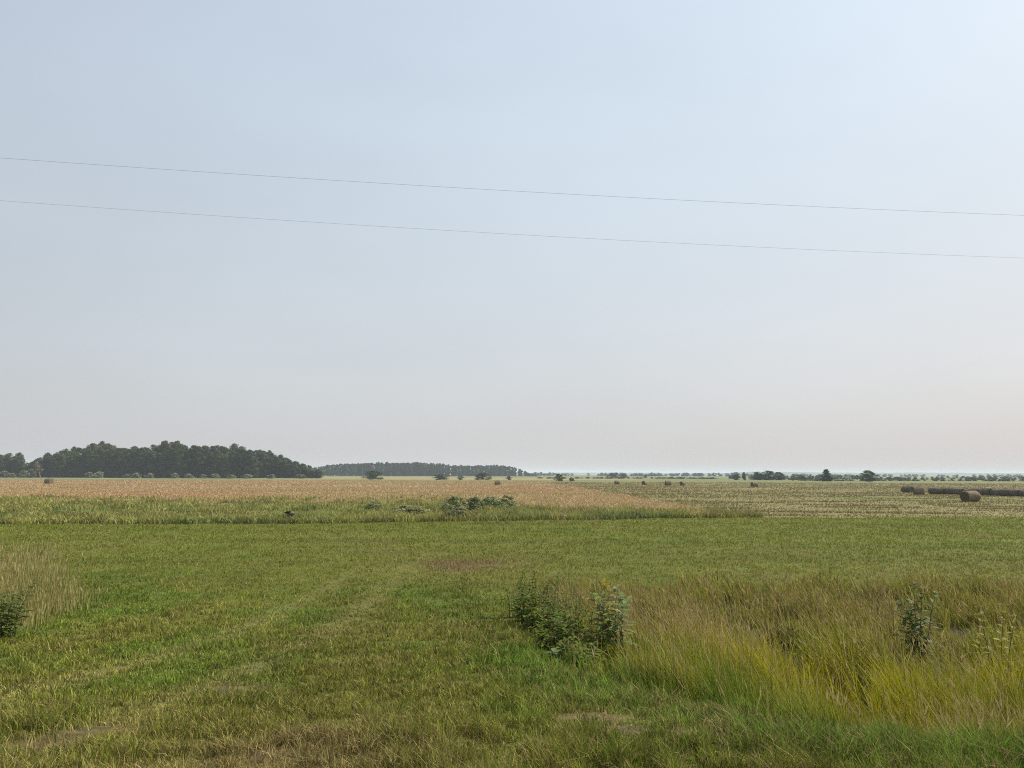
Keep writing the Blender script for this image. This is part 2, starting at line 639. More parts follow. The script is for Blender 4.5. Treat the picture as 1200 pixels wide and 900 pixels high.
# ------------------------------------------------------------------ low hills on the far horizon
def build_hills():
    mb = MB()
    cols = []
    for (x0, x1, Y, H, sd) in ((900, 4200, 4300, 20, 3), (-600, 2300, 5400, 15, 8), (-4500, 200, 5000, 13, 12)):
        n = 160
        prof = []
        for i in range(n + 1):
            x = x0 + (x1 - x0) * i / n
            e = min(1, i / 22, (n - i) / 22)
            h = H * (0.62 + 0.38 * float(vnoise(x * 0.0022, 0.0, sd))) * (e * e * (3 - 2 * e)) + 2.2 * float(vnoise(x * 0.02, 1.0, sd)) * e
            prof.append((x, h))
        vs_, fs = [], []
        for x, h in prof:
            vs_ += [(x, Y - 260, -0.6), (x, Y - 90, h * 0.62), (x, Y, h), (x, Y + 120, h * 0.6), (x, Y + 300, -0.6)]
        for i in range(n):
            for k in range(4):
                a = i * 5 + k
                fs.append((a, a + 5, a + 6, a + 1))
        mb.add(vs_, fs, (0.075, 0.09, 0.045))
    m = plain_mat('wooded_hills', (0.075, 0.09, 0.045), 0.95, 0.35, 0.02)
    o = link('hills', mb.mesh('hills', m, True))
    tag(o, 'low wooded hills faded by haze along the horizon', 'hills', kind='structure')


build_hills()

# ------------------------------------------------------------------ haze: smoke in the air, one closed box
def build_haze():
    m, t = new_mat('smoky_air')
    pv = t.nodes.new('ShaderNodeVolumePrincipled')
    pv.inputs['Color'].default_value = (0.73, 0.86, 1.0, 1)
    pv.inputs['Density'].default_value = 0.000155
    pv.inputs['Anisotropy'].default_value = 0.0
    o = t.nodes.new('ShaderNodeOutputMaterial')
    t.links.new(pv.outputs[0], o.inputs['Volume'])
    mb = MB()
    x0, x1, y0, y1, z0, z1 = -9800, 9800, -9800, 9800, -2.2, 28.5
    v = [(x, y, z) for z in (z0, z1) for (x, y) in ((x0, y0), (x1, y0), (x1, y1), (x0, y1))]
    mb.add(v, [(3, 2, 1, 0), (4, 5, 6, 7), (0, 1, 5, 4), (1, 2, 6, 5), (2, 3, 7, 6), (3, 0, 4, 7)])
    h = link('haze', mb.mesh('haze', m))
    tag(h, 'thin blue summer smoke haze over the fields', 'haze', kind='stuff')


build_haze()


# ------------------------------------------------------------------ grass
def blade_mesh(name, x, y, h, w, lean_az, lean, cols, heads=None, head_col=None, z=None, head_len=0.13, head_w=3.0):
    """one mesh of many grass blades; heads: boolean mask of blades that carry a seed head"""
    n = len(x)
    if z is None:
        z = height(x, y)
    yaw = rng.uniform(0, math.pi, n)
    sx, sy = np.cos(yaw) * w * 0.5, np.sin(yaw) * w * 0.5
    lx, ly = np.sin(lean_az) * lean * h, np.cos(lean_az) * lean * h
    V = np.zeros((n, 5, 3), np.float32)
    V[:, 0] = np.column_stack([x - sx, y - sy, z - 0.01])
    V[:, 1] = np.column_stack([x + sx, y + sy, z - 0.01])
    m = 0.55
    hm = h * (1 - 0.25 * np.clip(lean, 0, 1.5) ** 2 * 0.3)
    mx, my, mz = x + lx * m * m, y + ly * m * m, z + hm * m
    V[:, 2] = np.column_stack([mx - sx * 0.8, my - sy * 0.8, mz])
    V[:, 3] = np.column_stack([mx + sx * 0.8, my + sy * 0.8, mz])
    tx, ty, tz = x + lx, y + ly, z + hm * np.where(lean > 0.9, 0.86, 1.0)
    V[:, 4] = np.column_stack([tx, ty, tz])
    b = (np.arange(n) * 5)[:, None]
    F_ = (b + np.array([0, 1, 3, 2, 2, 3, 4])[None, :]).ravel()
    st = (np.arange(n) * 7)[:, None] + np.array([0, 4])[None, :]
    cc = np.repeat(cols[:, None, :], 5, 1)
    verts, flat, starts, cl = [V.reshape(-1, 3)], [F_], [st.ravel()], [cc.reshape(-1, 3)]
    if heads is not None and heads.any():
        k = np.where(heads)[0]
        nk = len(k)
        H = np.zeros((nk, 2, 4, 3), np.float32)
        dl = np.column_stack([tx - mx, ty - my, tz - mz])
        dl /= np.linalg.norm(dl, axis=1)[:, None] + 1e-9
        dl = dl[k]
        tip = np.column_stack([tx, ty, tz])[k]
        hl = (head_len * rng.uniform(0.7, 1.35, nk))[:, None]
        hw = (w[k] * head_w * rng.uniform(0.7, 1.3, nk))[:, None]
        y2 = rng.uniform(0, math.pi, nk)
        for q in range(2):
            a = y2 + q * math.pi / 2
            s = np.column_stack([np.cos(a), np.sin(a), np.zeros(nk)]) * hw * 0.5
            c0 = tip - dl * hl * 0.35
            H[:, q, 0] = c0
            H[:, q, 1] = c0 + dl * hl * 0.4 + s
            H[:, q, 2] = c0 + dl * hl
            H[:, q, 3] = c0 + dl * hl * 0.4 - s
        base = n * 5
        verts.append(H.reshape(-1, 3))
        flat.append(base + np.arange(nk * 8))
        starts.append(n * 7 + np.arange(nk * 2) * 4)
        hc = (head_col[None, :] * rng.uniform(0.7, 1.25, (nk, 1))) if head_col.ndim == 1 else head_col[k]
        cl.append(np.repeat(hc[:, None, :], 8, 1).reshape(-1, 3))
    me = mesh_np(name, np.vstack(verts), np.concatenate(flat), np.concatenate(starts), M_GRASS, np.vstack(cl))
    return link(name, me)


def sample(n, y0, y1, u0=-0.80, u1=0.80):
    Y = np.exp(rng.uniform(math.log(y0), math.log(y1), n))
    u = rng.uniform(u0, u1, n)
    x = u * Y + rng.uniform(-2.2, 2.2, n)
    return x, Y


def jitter(c, lo=0.72, hi=1.28, hue=0.10):
    n = len(c)
    c = c * rng.uniform(lo, hi, (n, 1))
    c[:, 0] *= rng.uniform(1 - hue, 1 + hue, n)
    return np.clip(c, 0.004, 0.8)


def lawn():
    x, y = sample(800000, 3.7, 70)
    dr, dl = edge_dists(x, y)
    ok = ((dr < 0.55 * rng.random(len(x)) ** 0.5) | (y > 22.3 + 2.5 * vnoise(x * 0.4, y * 0, 91))) & ((dl < 0.9 * rng.random(len(x))) | (y > 21)) & (y < mow_line(x))
    bp = bare_patch(x, y)
    ok &= rng.random(len(x)) > bp * 0.80
    # small gaps where thatch shows
    ok &= rng.random(len(x)) < 0.55 + 0.9 * fbm(x * 1.7, y * 1.7, 93)
    x, y, bp, dr = x[ok], y[ok], bp[ok], dr[ok]
    n = len(x)
    d = dryness(x, y)
    tuft = 0.55 * fbm(x * 2.1, y * 2.1, 95, 2) + 0.45 * vnoise(x * 7.0, y * 7.0, 96)
    tcol = vnoise(x * 9.0, y * 9.0, 98)
    lush = sstep(0.54, 0.70, fbm(x * 0.8, y * 0.8, 97)) * (y < 24) * 0.7
    lush = np.maximum(lush, np.exp(-((dr + 0.35) / 0.55) ** 2) * (y < 12.5) * 0.9)
    trk = np.zeros(n)
    for off in (0.0, -1.75):
        cx = TRK[0][0] + off + (TRK[1][0] - TRK[0][0]) * (y - TRK[0][1]) / (TRK[1][1] - TRK[0][1])
        trk = np.maximum(trk, np.exp(-((x - cx) / 0.34) ** 2) * (y < 30))
    h = (0.026 + 0.050 * rng.random(n)) * (1 - 0.45 * trk) * (0.25 + 1.75 * sstep(0.25, 0.75, tuft)) * (1 + 0.55 * lush)
    h *= np.interp(y, [4, 5, 6.5, 9, 25, 60], [1.5, 1.35, 1.0, 0.95, 0.95, 1.4])
    c = lawn_colour(x, y) * 1.24
    c = mix3(c, STRAW * 0.8, 0.10 + 0 * x)
    tr = 0.6 * vnoise((x + 0.13 * (y - 6)) * 1.5, y * 0.06, 53) + 0.4 * vnoise((x + 0.13 * (y - 6)) * 3.7, y * 0.11, 54)
    c = c * (1 + (np.interp(y, [5, 9, 22, 32], [0.2, 1, 1, 0.2]) * (tr - 0.5) * 0.75))[:, None]
    c = mix3(c, LUSH * 1.25, lush * 0.30)
    c = mix3(c, LUSH * 1.6, np.exp(-((dr + 0.45) / 0.6) ** 2) * (y < 13) * (x > -0.3) * 0.75)
    tcol = 0.5 + (tcol - 0.5) * np.interp(y, [10, 26], [1.0, 0.3])
    c = c * ((0.55 + 0.9 * tcol) * (0.80 + 0.40 * fbm(x * 1.1, y * 1.1, 99)))[:, None]
    dry = rng.random(n) < np.clip(0.05 + 0.62 * d + 0.6 * bp, 0, 0.9) * np.interp(y, [5, 25, 50], [1, 0.8, 0.45])
    c = np.where(dry[:, None], STRAW * rng.uniform(0.75, 1.25, (n, 1)), c)
    w = np.maximum(0.0046, np.interp(y, [4, 14, 26, 70], [0.0011, 0.0010, 0.00072, 0.00066]) * y) * rng.uniform(0.5, 1.5, n)
    az = rng.uniform(0, 2 * math.pi, n)
    lean = np.where(dry, rng.uniform(0.3, 1.5, n), rng.uniform(0.1, 1.0, n))
    fj = np.interp(y, [10, 28], [1.0, 0.45])[:, None]
    c = c * (1 + fj * (rng.uniform(-0.55, 0.55, (n, 1))))
    o = blade_mesh('lawn_grass', x, y, h, w, az, lean, jitter(c, 0.95, 1.05, 0.07))
    tag(o, 'short mown grass, green mixed with dry straw, on the lane and near field', 'grass', kind='stuff')


def ditch():
    x, y = sample(360000, 4.6, 27, 0.0, 0.88)
    dr, dl = edge_dists(x, y)
    ok = (dr > 0.12) & (y < 21.8 + 2.6 * vnoise(x * 0.5, y * 0, 101) + np.interp(x, [0, 3, 12], [-2.0, 0.0, 1.5]) - 4.5 * rng.random(len(x)) ** 3 + 1.0)
    gap = fbm(x * 1.3, y * 1.3, 103)
    ok &= rng.random(len(x)) < 0.02 + 2.0 * sstep(0.33, 0.64, gap)
    # bare hollows in the bank beside the weeds
    for (gx, gy, gr) in ((0.75, 13.0, 0.38), (0.72, 11.9, 0.33), (1.45, 11.6, 0.42), (1.75, 10.9, 0.36), (5.3, 8.5, 0.35), (3.0, 8.0, 0.22), (5.5, 16.4, 0.5), (6.6, 16.2, 0.55), (8.6, 15.6, 0.4)):
        ok &= (np.hypot(x - gx, (y - gy) * 0.7) > gr * rng.uniform(0.7, 1.15, len(x)))
    x, y, dr = x[ok], y[ok], dr[ok]
    n = len(x)
    clump = 0.6 * fbm(x * 0.9, y * 0.9, 105) + 0.4 * vnoise(x * 3.2, y * 3.2, 106)
    edge = sstep(0.0, 1.5, dr)
    far = sstep(15.2, 17.4, y + 1.6 * (vnoise(x * 0.5, y * 0.5, 107) - 0.5))
    h = (0.15 + 0.56 * edge) * rng.uniform(0.30, 1.2, n) * (0.45 + 1.1 * sstep(0.25, 0.75, clump))
    h *= 1 - 0.45 * np.exp(-((x - 1.1) / 0.9) ** 2 - ((y - 14.0) / 3.0) ** 2)
    h *= np.interp(y, [4.6, 6, 8, 14, 16, 17.5, 23], [0.62, 0.9, 1.15, 1.25, 1.0, 0.85, 0.55])
    stalk = rng.random(n) < (0.008 + 0.06 * sstep(0.48, 0.68, fbm(x * 0.5, y * 0.5, 109)) + 0.05 * far + 0.45 * np.exp(-((x - 3.4) / 1.2) ** 2 - ((y - 15.6) / 2.0) ** 2) + 0.30 * np.exp(-((x - 7.4) / 2.0) ** 2 - ((y - 14.2) / 0.9) ** 2))
    h = np.where(stalk, h * 1.22, h)
    mixn = fbm(x * 0.7 + 9, y * 0.7, 111)
    c = mix3(YGREEN, GREEN * 1.15, sstep(0.45, 0.7, mixn) * 0.8)
    c = mix3(c, PALE * 0.85, sstep(0.56, 0.78, fbm(x * 1.1, y * 1.1, 113)) * 0.6)
    c = mix3(np.array((0.150, 0.225, 0.030)), c, sstep(0.1, 0.9, dr + 0.3 * (mixn - 0.5)))
    c = mix3(c, mix3(np.array((0.215, 0.228, 0.030)), np.array((0.265, 0.240, 0.070)), sstep(0.42, 0.7, mixn)), far * 0.85)
    dry = rng.random(n) < 0.05 + 0.14 * far
    c = np.where(dry[:, None], TAN * 0.9, c)
    c = c * (0.72 + 0.56 * vnoise(x * 4.5, y * 4.5, 115))[:, None]
    c = np.where(stalk[:, None], TAN * 1.35, c)
    w = np.maximum(0.0060, 0.00112 * y) * rng.uniform(0.45, 1.6, n)
    w = np.where(stalk, w * 0.45, w)
    bright = rng.random(n) < 0.07
    c = np.where(bright[:, None], np.array((0.46, 0.41, 0.16)), c)
    az = rng.normal(-math.pi / 2, 1.15, n)               # the wind lays the tips to the left
    lean = np.clip(rng.normal(0.30, 0.22, n) * np.interp(y, [5, 9, 16], [0.9, 1.0, 1.25]), 0.03, 1.2)
    hc = mix3(np.array((0.54, 0.45, 0.22)), np.array((0.36, 0.26, 0.12)), rng.random(n) * 0.5 + 0.5 * far)
    o = blade_mesh('ditch_grass', x, y, h, w, az, lean, jitter(c, 0.5, 1.45), stalk, hc, head_len=0.15, head_w=2.4)
    tag(o, 'tall yellow-green grass with tan seed heads filling the ditch', 'tall grass', kind='stuff')


def left_patch():
    x, y = sample(150000, 9, 24, -1.1, -0.3)
    dr, dl = edge_dists(x, y)
    ok = (dl > -0.5 * rng.random(len(x))) & (y < 22.5 + 1.5 * rng.random(len(x)))
    ok &= rng.random(len(x)) < (0.15 + 1.5 * sstep(0.3, 0.65, fbm(x * 1.4, y * 1.4, 121))) * (0.12 + 0.88 * sstep(-0.1, 1.3, dl)) * sstep(23.5, 19.5, y)
    x, y, dl = x[ok], y[ok], dl[ok]
    n = len(x)
    h = (0.28 + 0.86 * sstep(0, 1.1, dl)) * rng.uniform(0.5, 1.15, n)
    stalk = rng.random(n) < 0.24
    h = np.where(stalk, h * 1.12, h)
    c = mix3(PALE * 1.15, OLIVE * 1.3, 0.7 * fbm(x * 0.8, y * 0.8, 123))
    c = np.where((rng.random(n) < 0.25)[:, None], GREEN * 1.1, c)
    c = np.where(stalk[:, None], PALE * 1.1, c)
    w = np.maximum(0.0045, 0.00078 * y) * rng.uniform(0.7, 1.4, n) * np.where(stalk, 0.6, 1)
    az = rng.uniform(0, 2 * math.pi, n)
    lean = np.abs(rng.normal(0.12, 0.12, n))
    o = blade_mesh('dry_seed_grass', x, y, h, w, az, lean, jitter(c), stalk, PALE * 1.35, head_len=0.18, head_w=3.0)
    tag(o, 'stand of pale upright seed grass beside the lane on the far left', 'tall grass', kind='stuff')


def field_weeds():
    x, y = sample(210000, 50, 112, -0.85, 0.36)
    ml = mow_line(x)
    ok = (y > ml + 0.15) & (x < hay_edge(y) + 1.5)
    band = np.interp(x, [-80, -5, 2, 10, 21], [41, 38, 11, 6, 4])       # depth of the green band behind the mown edge
    ok &= rng.random(len(x)) < np.clip(1.25 - (y - ml) / (band + 14 * (vnoise(x * 0.09, y * 0.0, 131) - 0.5)) * 0.75, 0.0, 1)
    ok &= (rng.random(len(x)) < 0.05 + 1.7 * sstep(0.25, 0.7, fbm(x * 0.3, y * 0.3, 133))) | (y < ml + 1.3)
    x, y = x[ok], y[ok]
    n = len(x)
    cl = 0.5 * fbm(x * 0.2, y * 0.2, 135) + 0.5 * vnoise(x * 0.55, y * 0.4, 136)
    h = rng.uniform(0.14, 0.48, n) * (0.35 + 1.25 * sstep(0.3, 0.7, cl))
    h = np.where(y < mow_line(x) + 1.2, rng.uniform(0.35, 0.7, n), h)
    g = sstep(0.5, 0.7, fbm(x * 0.11 + 4, y * 0.14, 137))
    c = mix3(np.array((0.280, 0.285, 0.080)), np.array((0.180, 0.230, 0.066)), g * 0.9)
    c = c * (0.62 + 0.76 * vnoise(x * 0.8, y * 0.45, 138))[:, None]
    c = np.where((rng.random(n) < 0.14)[:, None], PALE * 0.85, c)
    w = 0.0012 * y * rng.uniform(0.6, 1.6, n)
    o = blade_mesh('field_weeds', x, y, h, w, rng.uniform(0, 6.3, n), np.abs(rng.normal(0.55, 0.4, n)), jitter(c, 0.85, 1.15))
    tag(o, 'band of uncut weeds and yellowing grass behind the mown strip', 'weeds', kind='stuff')


def meadow():
    x, y = sample(260000, 60, 372, -0.85, 0.40)
    ml = mow_line(x)
    band = np.interp(x, [-80, -5, 2, 10, 21], [30, 28, 5, 2.5, 2])
    ok = (y > ml + band * (0.75 + 0.6 * vnoise(x * 0.08, y * 0.0, 141))) & (x < hay_edge(y) - 0.4)
    x, y = x[ok], y[ok]
    n = len(x)
    h = rng.uniform(0.10, 0.26, n) * (0.7 + 0.6 * fbm(x * 0.07, y * 0.07, 143))
    t = sstep(0.38, 0.66, fbm(x * 0.03, y * 0.022, 145) + 0.06 * np.sin(y * 0.12))
    c = mix3(np.array((0.440, 0.345, 0.180)), RUST * 1.1, t * 0.85)
    c = mix3(c, np.array((0.31, 0.265, 0.10)), sstep(0.62, 0.8, fbm(x * 0.05 + 3, y * 0.09, 147)) * 0.7)
    c = np.where((rng.random(n) < 0.04)[:, None], OLIVE * 1.3, c)
    w = 0.0010 * y * rng.uniform(0.6, 1.4, n)
    o = blade_mesh('meadow_grass', x, y, h, w, rng.uniform(0, 6.3, n), np.abs(rng.normal(0.6, 0.5, n)), jitter(c, 0.92, 1.08, 0.04))
    tag(o, 'reddish brown ripe meadow grass standing uncut', 'meadow grass', kind='stuff')


def cut_hay():
    x, y = sample(230000, 60, 350, 0.0, 0.85)
    ok = (y > mow_line(x) + 0.2) & (x > hay_edge(y) - 0.5)
    u = y + 0.16 * x
    ph = 0.5 + 0.5 * np.sin(u * 2 * math.pi / 6.4 + 2.2 * vnoise(x * 0.05, y * 0.05, 71))
    brk = fbm(x * 0.13, u * 0.3, 151)
    row = sstep(0.55, 0.9, ph) * sstep(0.40, 0.55, brk)
    gs = np.exp(-(((y - 112 + 0.5 * (x - 70)) / 9.0) ** 2)) * sstep(42, 56, x)
    ok &= rng.random(len(x)) < 0.22 + 0.95 * row
    x, y, row, gs = x[ok], y[ok], row[ok], gs[ok]
    n = len(x)
    swath = rng.random(n) < row
    h = np.where(swath, rng.uniform(0.10, 0.30, n), rng.uniform(0.04, 0.11, n))
    c = np.where(swath[:, None], HAY * rng.uniform(0.84, 1.06, (n, 1)), mix3(np.array((0.180, 0.178, 0.05)), HAY * 0.8, rng.random(n) * 0.45))
    c = mix3(c, np.array((0.125, 0.14, 0.03)), np.clip(gs * 1.1, 0, 1))
    h = h * (1 - 0.55 * gs)
    w = 0.0010 * y * rng.uniform(0.7, 1.6, n)
    o = blade_mesh('cut_hay', x, y, h, w, rng.uniform(0, 6.3, n), rng.uniform(0.3, 1.6, n), jitter(c, 0.88, 1.12, 0.04))
    tag(o, 'cut hay lying in broken swaths across the stubble', 'cut hay', kind='stuff')


lawn()
ditch()
left_patch()
field_weeds()
meadow()
cut_hay()


# ------------------------------------------------------------------ trees and shrubs
def crown_arrays(prof, nclump, nleaf, leaf, seed, col, clump_r=(0.07, 0.13), squash=0.8, up=0.25):
    """leaf faces in clumps through a crown of height 1; prof = [(height, radius)]"""
    r = np.random.default_rng(seed)
    hs, rs = [p[0] for p in prof], [p[1] for p in prof]
    V, Cc = [], []
    for k in range(nclump):
        t = hs[0] + (hs[-1] - hs[0]) * ((k + r.random()) / nclump)
        Rr = np.interp(t, hs, rs)
        a = r.uniform(0, 2 * math.pi)
        q = Rr * math.sqrt(r.random()) * 0.92
        ctr = np.array([math.cos(a) * q, math.sin(a) * q, t])
        cr = r.uniform(*clump_r) * (0.6 + 0.5 * Rr / max(rs))
        n = int(nleaf * r.uniform(0.75, 1.25))
        d = r.normal(size=(n, 3))
        d /= np.linalg.norm(d, axis=1)[:, None]
        p = ctr + d * cr * (r.uniform(0.45, 1.05, n)[:, None]) * np.array([1, 1, squash])
        nrm = d + r.normal(size=(n, 3)) * 0.34
        nrm[:, 2] += up
        nrm /= np.linalg.norm(nrm, axis=1)[:, None]
        ax = np.cross(nrm, r.normal(size=(n, 3)))
        ax /= np.linalg.norm(ax, axis=1)[:, None] + 1e-9
        bx = np.cross(nrm, ax)
        s = (leaf * r.uniform(0.55, 1.35, n))[:, None]
        e = s * r.uniform(0.5, 0.95, (n, 1))
        quad = np.stack([p - ax * s, p - bx * e * 0.8 + ax * s * 0.1, p + ax * s, p + bx * e], 1)
        V.append(quad.reshape(-1, 3))
        cc = np.array(col) * r.uniform(0.55, 1.55) * np.array([r.uniform(0.88, 1.15), 1, r.uniform(0.85, 1.15)])
        Cc.append(np.repeat(cc[None, :] * r.uniform(0.85, 1.15, (n, 1)), 4, 0))
    return np.vstack(V), np.vstack(Cc)


def quads_mesh(name, V, Cc, mat):
    n = len(V) // 4
    return mesh_np(name, V, np.arange(n * 4), np.arange(n) * 4, mat, Cc)


def trunk_mesh(name, seed, top=0.8, r0=0.016, limbs=6, mat=None, spread=0.2, lean=0.03, first=0.3):
    r = random.Random(seed)
    mb = MB()
    pts = [Vector((0, 0, -0.02))]
    for i in range(1, 7):
        pts.append(Vector((r.uniform(-lean, lean) * i / 6, r.uniform(-lean, lean) * i / 6, top * i / 6)))
    mb.tube(pts, [r0 * (1.25 if i == 0 else 1 - 0.13 * i) for i in range(7)], 7)
    for k in range(limbs):
        t = first + (0.95 - first) * (k + r.random() * 0.6) / limbs
        i = min(int(t * 6), 5)
        p = pts[i].lerp(pts[i + 1], t * 6 - i)
        a = r.uniform(0, 6.28)
        ln = spread * r.uniform(0.7, 1.1) * (1.15 - t * 0.6)
        q = p + Vector((math.cos(a) * ln * 0.5, math.sin(a) * ln * 0.5, ln * 0.35))
        e = p + Vector((math.cos(a + 0.2) * ln, math.sin(a + 0.2) * ln, ln * 0.85))
        mb.tube([p, q, e], [r0 * 0.45, r0 * 0.32, r0 * 0.12], 5)
    return mb.mesh(name, mat or M_BARK, True)


DARKLEAF = (0.048, 0.074, 0.020)
MIDLEAF = (0.066, 0.092, 0.026)
WILLOW = (0.20, 0.21, 0.12)

PROFS = [
    [(0.05, 0.12), (0.28, 0.16), (0.5, 0.195), (0.72, 0.185), (0.9, 0.125), (0.985, 0.05)],
    [(0.05, 0.14), (0.3, 0.19), (0.55, 0.22), (0.78, 0.195), (0.92, 0.125), (0.985, 0.05)],
    [(0.06, 0.11), (0.4, 0.145), (0.62, 0.165), (0.82, 0.13), (0.95, 0.06), (0.99, 0.02)],
    [(0.05, 0.16), (0.35, 0.23), (0.6, 0.25), (0.8, 0.2), (0.93, 0.11), (0.98, 0.04)],
    [(0.04, 0.17), (0.3, 0.155), (0.55, 0.115), (0.8, 0.06), (0.94, 0.028), (0.995, 0.008)],
    [(0.04, 0.17), (0.25, 0.25), (0.5, 0.27), (0.72, 0.22), (0.9, 0.12), (0.98, 0.04)],
]
VARS = []
for i, pr in enumerate(PROFS):
    conifer = i == 4
    V, Cc = crown_arrays(pr, 70, 110, 0.0145, 100 + i, DARKLEAF if i != 1 else MIDLEAF, (0.055, 0.105) if not conifer else (0.04, 0.07))
    VARS.append((quads_mesh('tree_crown', V, Cc, M_LEAF), trunk_mesh('tree_trunk', 200 + i)))


def tree(name, var, loc, H, W, label, cat, group=None, rz=None):
    root = empty(name, loc, random.uniform(0, 6.28) if rz is None else rz)
    root.scale = (W, W, H)
    link('trunk', VARS[var][1], root)
    link('crown', VARS[var][0], root)
    return tag(root, label, cat, group)


# the wood on the left: outline of its tops in the photograph
TOPX = [0, 18, 26, 33, 40, 55, 80, 95, 108, 125, 140, 150, 161, 175, 186, 192, 206, 216, 236, 260, 273, 286, 300, 306, 320, 340, 355, 366, 380]
TOPY = [533, 529, 533, 542, 539, 530, 524, 525, 519, 518, 523, 520, 521, 523, 521, 516, 517, 520, 522, 522, 520, 524, 526, 524, 529, 537, 543, 547, 553]


def top_height(px, Y):
    return at(px, np.interp(px, TOPX, TOPY), Y).z


wood_label = 'dark leafy tree standing in the dense wood on the left'
wood_group = 'trees of the dense wood'
for row, (Y0, n, fmin, fmax) in enumerate([(522, 62, 0.70, 0.98), (534, 50, 0.84, 1.01), (548, 36, 0.93, 1.03)]):
    for i in range(n):
        px = -14 + 388 * (i + 0.5 + random.uniform(-0.35, 0.35)) / n
        if 27 < px < 36 and row > 1:
            continue
        Y = Y0 + random.uniform(-5, 5) + (14 if px > 300 else 0)
        H = top_height(px, Y) * random.uniform(fmin, fmax)
        if px > 150:
            var = random.choice([0, 1, 5, 3, 0, 2])
        else:
            var = random.choice([1, 3, 0, 1])
        W = max(H, 15) * random.uniform(0.9, 1.3)
        p = at(px, 558, Y)
        tree('leafy_tree', var, (p.x, Y, hz(p.x, Y) - 0.1), H, W, wood_label, 'tree', wood_group)

# pale shrubs along the foot of the wood
SHV = []
for i in range(4):
    pr = [(0.05, 0.30), (0.25, 0.46), (0.55, 0.48), (0.8, 0.34), (0.97, 0.10)]
    V, Cc = crown_arrays(pr, 26, 60, 0.045, 300 + i, WILLOW, (0.12, 0.22), 0.85)
    SHV.append(quads_mesh('shrub_foliage', V, Cc, M_LEAF))
SHD = []
for i in range(3):
    pr = [(0.03, 0.40), (0.25, 0.52), (0.55, 0.50), (0.8, 0.36), (0.97, 0.12)]
    V, Cc = crown_arrays(pr, 34, 70, 0.035, 330 + i, MIDLEAF, (0.11, 0.20), 0.85)
    SHD.append(quads_mesh('shrub_foliage', V, Cc, M_LEAF))
SHSTEM = trunk_mesh('shrub_stems', 350, 0.7, 0.03, 8, spread=0.5, lean=0.1, first=0.1)


def shrub(name, me, loc, H, W, label, cat='shrub', group=None):
    root = empty(name, loc, random.uniform(0, 6.28))
    root.scale = (W, W, H)
    link('stems', SHSTEM, root)
    link('foliage', me, root)
    return tag(root, label, cat, group)


for px, h, w in [(4, 3.2, 6), (14, 2.2, 5), (27, 3.4, 6), (36, 4.0, 5.5), (104, 2.8, 5), (116, 3.0, 6), (150, 2.0, 6), (160, 2.6, 6), (176, 2.4, 6), (205, 2.6, 5),
                 (222, 2.2, 6), (238, 2.0, 5), (252, 2.4, 6), (270, 1.9, 6), (290, 2.1, 6), (318, 2.0, 6), (352, 2.2, 7)]:
    p = at(px, 560, 500 + random.uniform(-8, 8))
    shrub('willow_shrub', random.choice(SHV), (p.x, p.y, hz(p.x, p.y) - 0.1), h * 1.4, w * 1.1, 'pale green shrub in the line along the foot of the wood', 'shrub', 'pale shrubs before the wood')

# the leaning, half dead tree at the edge of the wood
dead = empty('leaning_tree', (at(47, 560, 505).x, 505, hz(at(47, 560, 505).x, 505) - 0.1), 0.4)
dead.scale = (12, 12, 11)
dead.rotation_euler = (0, R(-14), 0.2)
link('trunk', trunk_mesh('leaning_trunk', 361, 0.85, 0.03, 9, M_DEADBARK, 0.32, 0.08, 0.2), dead)
V, Cc = crown_arrays([(0.35, 0.12), (0.6, 0.24), (0.85, 0.2), (0.98, 0.08)], 14, 30, 0.03, 362, (0.15, 0.125, 0.06), (0.07, 0.13))
link('crown', quads_mesh('sparse_crown', V, Cc, M_LEAF), dead)
tag(dead, 'leaning half dead brownish tree at the edge of the wood, above a hay bale', 'tree')


# far woods, read as one mass each
def tree_mass(name, items, label, col, per=34, leaf=0.055, nclump=12, cat='wood'):
    Vs, Cs = [], []
    base = []
    for k in range(5):
        pr = PROFS[k % 4]
        pr = [(0.03, 0.16)] + pr[1:]
        base.append(crown_arrays(pr, nclump, per, leaf, 400 + k, col, (0.09, 0.15)))
    for (x, y, H, W) in items:
        V, Cc = base[random.randrange(5)]
        a = random.uniform(0, 6.28)
        ca, sa = math.cos(a), math.sin(a)
        Q = np.column_stack([(V[:, 0] * ca - V[:, 1] * sa) * W + x, (V[:, 0] * sa + V[:, 1] * ca) * W + y, V[:, 2] * H + hz(x, y) - 0.2])
        Vs.append(Q)
        Cs.append(Cc * random.uniform(0.85, 1.15))
    o = link(name, quads_mesh(name, np.vstack(Vs), np.vstack(Cs), M_LEAF))
    return tag(o, label, cat, kind='stuff')


items = []
F2X = [366, 385, 395, 437, 490, 530, 545, 590, 603, 612, 620, 630]
F2Y = [548, 544, 543, 541.5, 541, 544, 545, 544.5, 547, 550.5, 554, 557]
for row in range(3):
    for i in range(86):
        px = 360 + 268 * (i + random.random()) / 86
        Y = 1120 + row * 24 + random.uniform(-8, 8) + (60 if px > 535 else 0)
        H = at(px, np.interp(px, F2X, F2Y), Y).z * random.uniform(0.90, 1.02) * (0.93 if row == 0 else 1)
        items.append((at(px, 556, Y).x, Y, max(H, 2.5), max(11, H * 0.85)))
tree_mass('far_wood', items, 'bluish wood of level height farther off, behind the left wood', DARKLEAF)

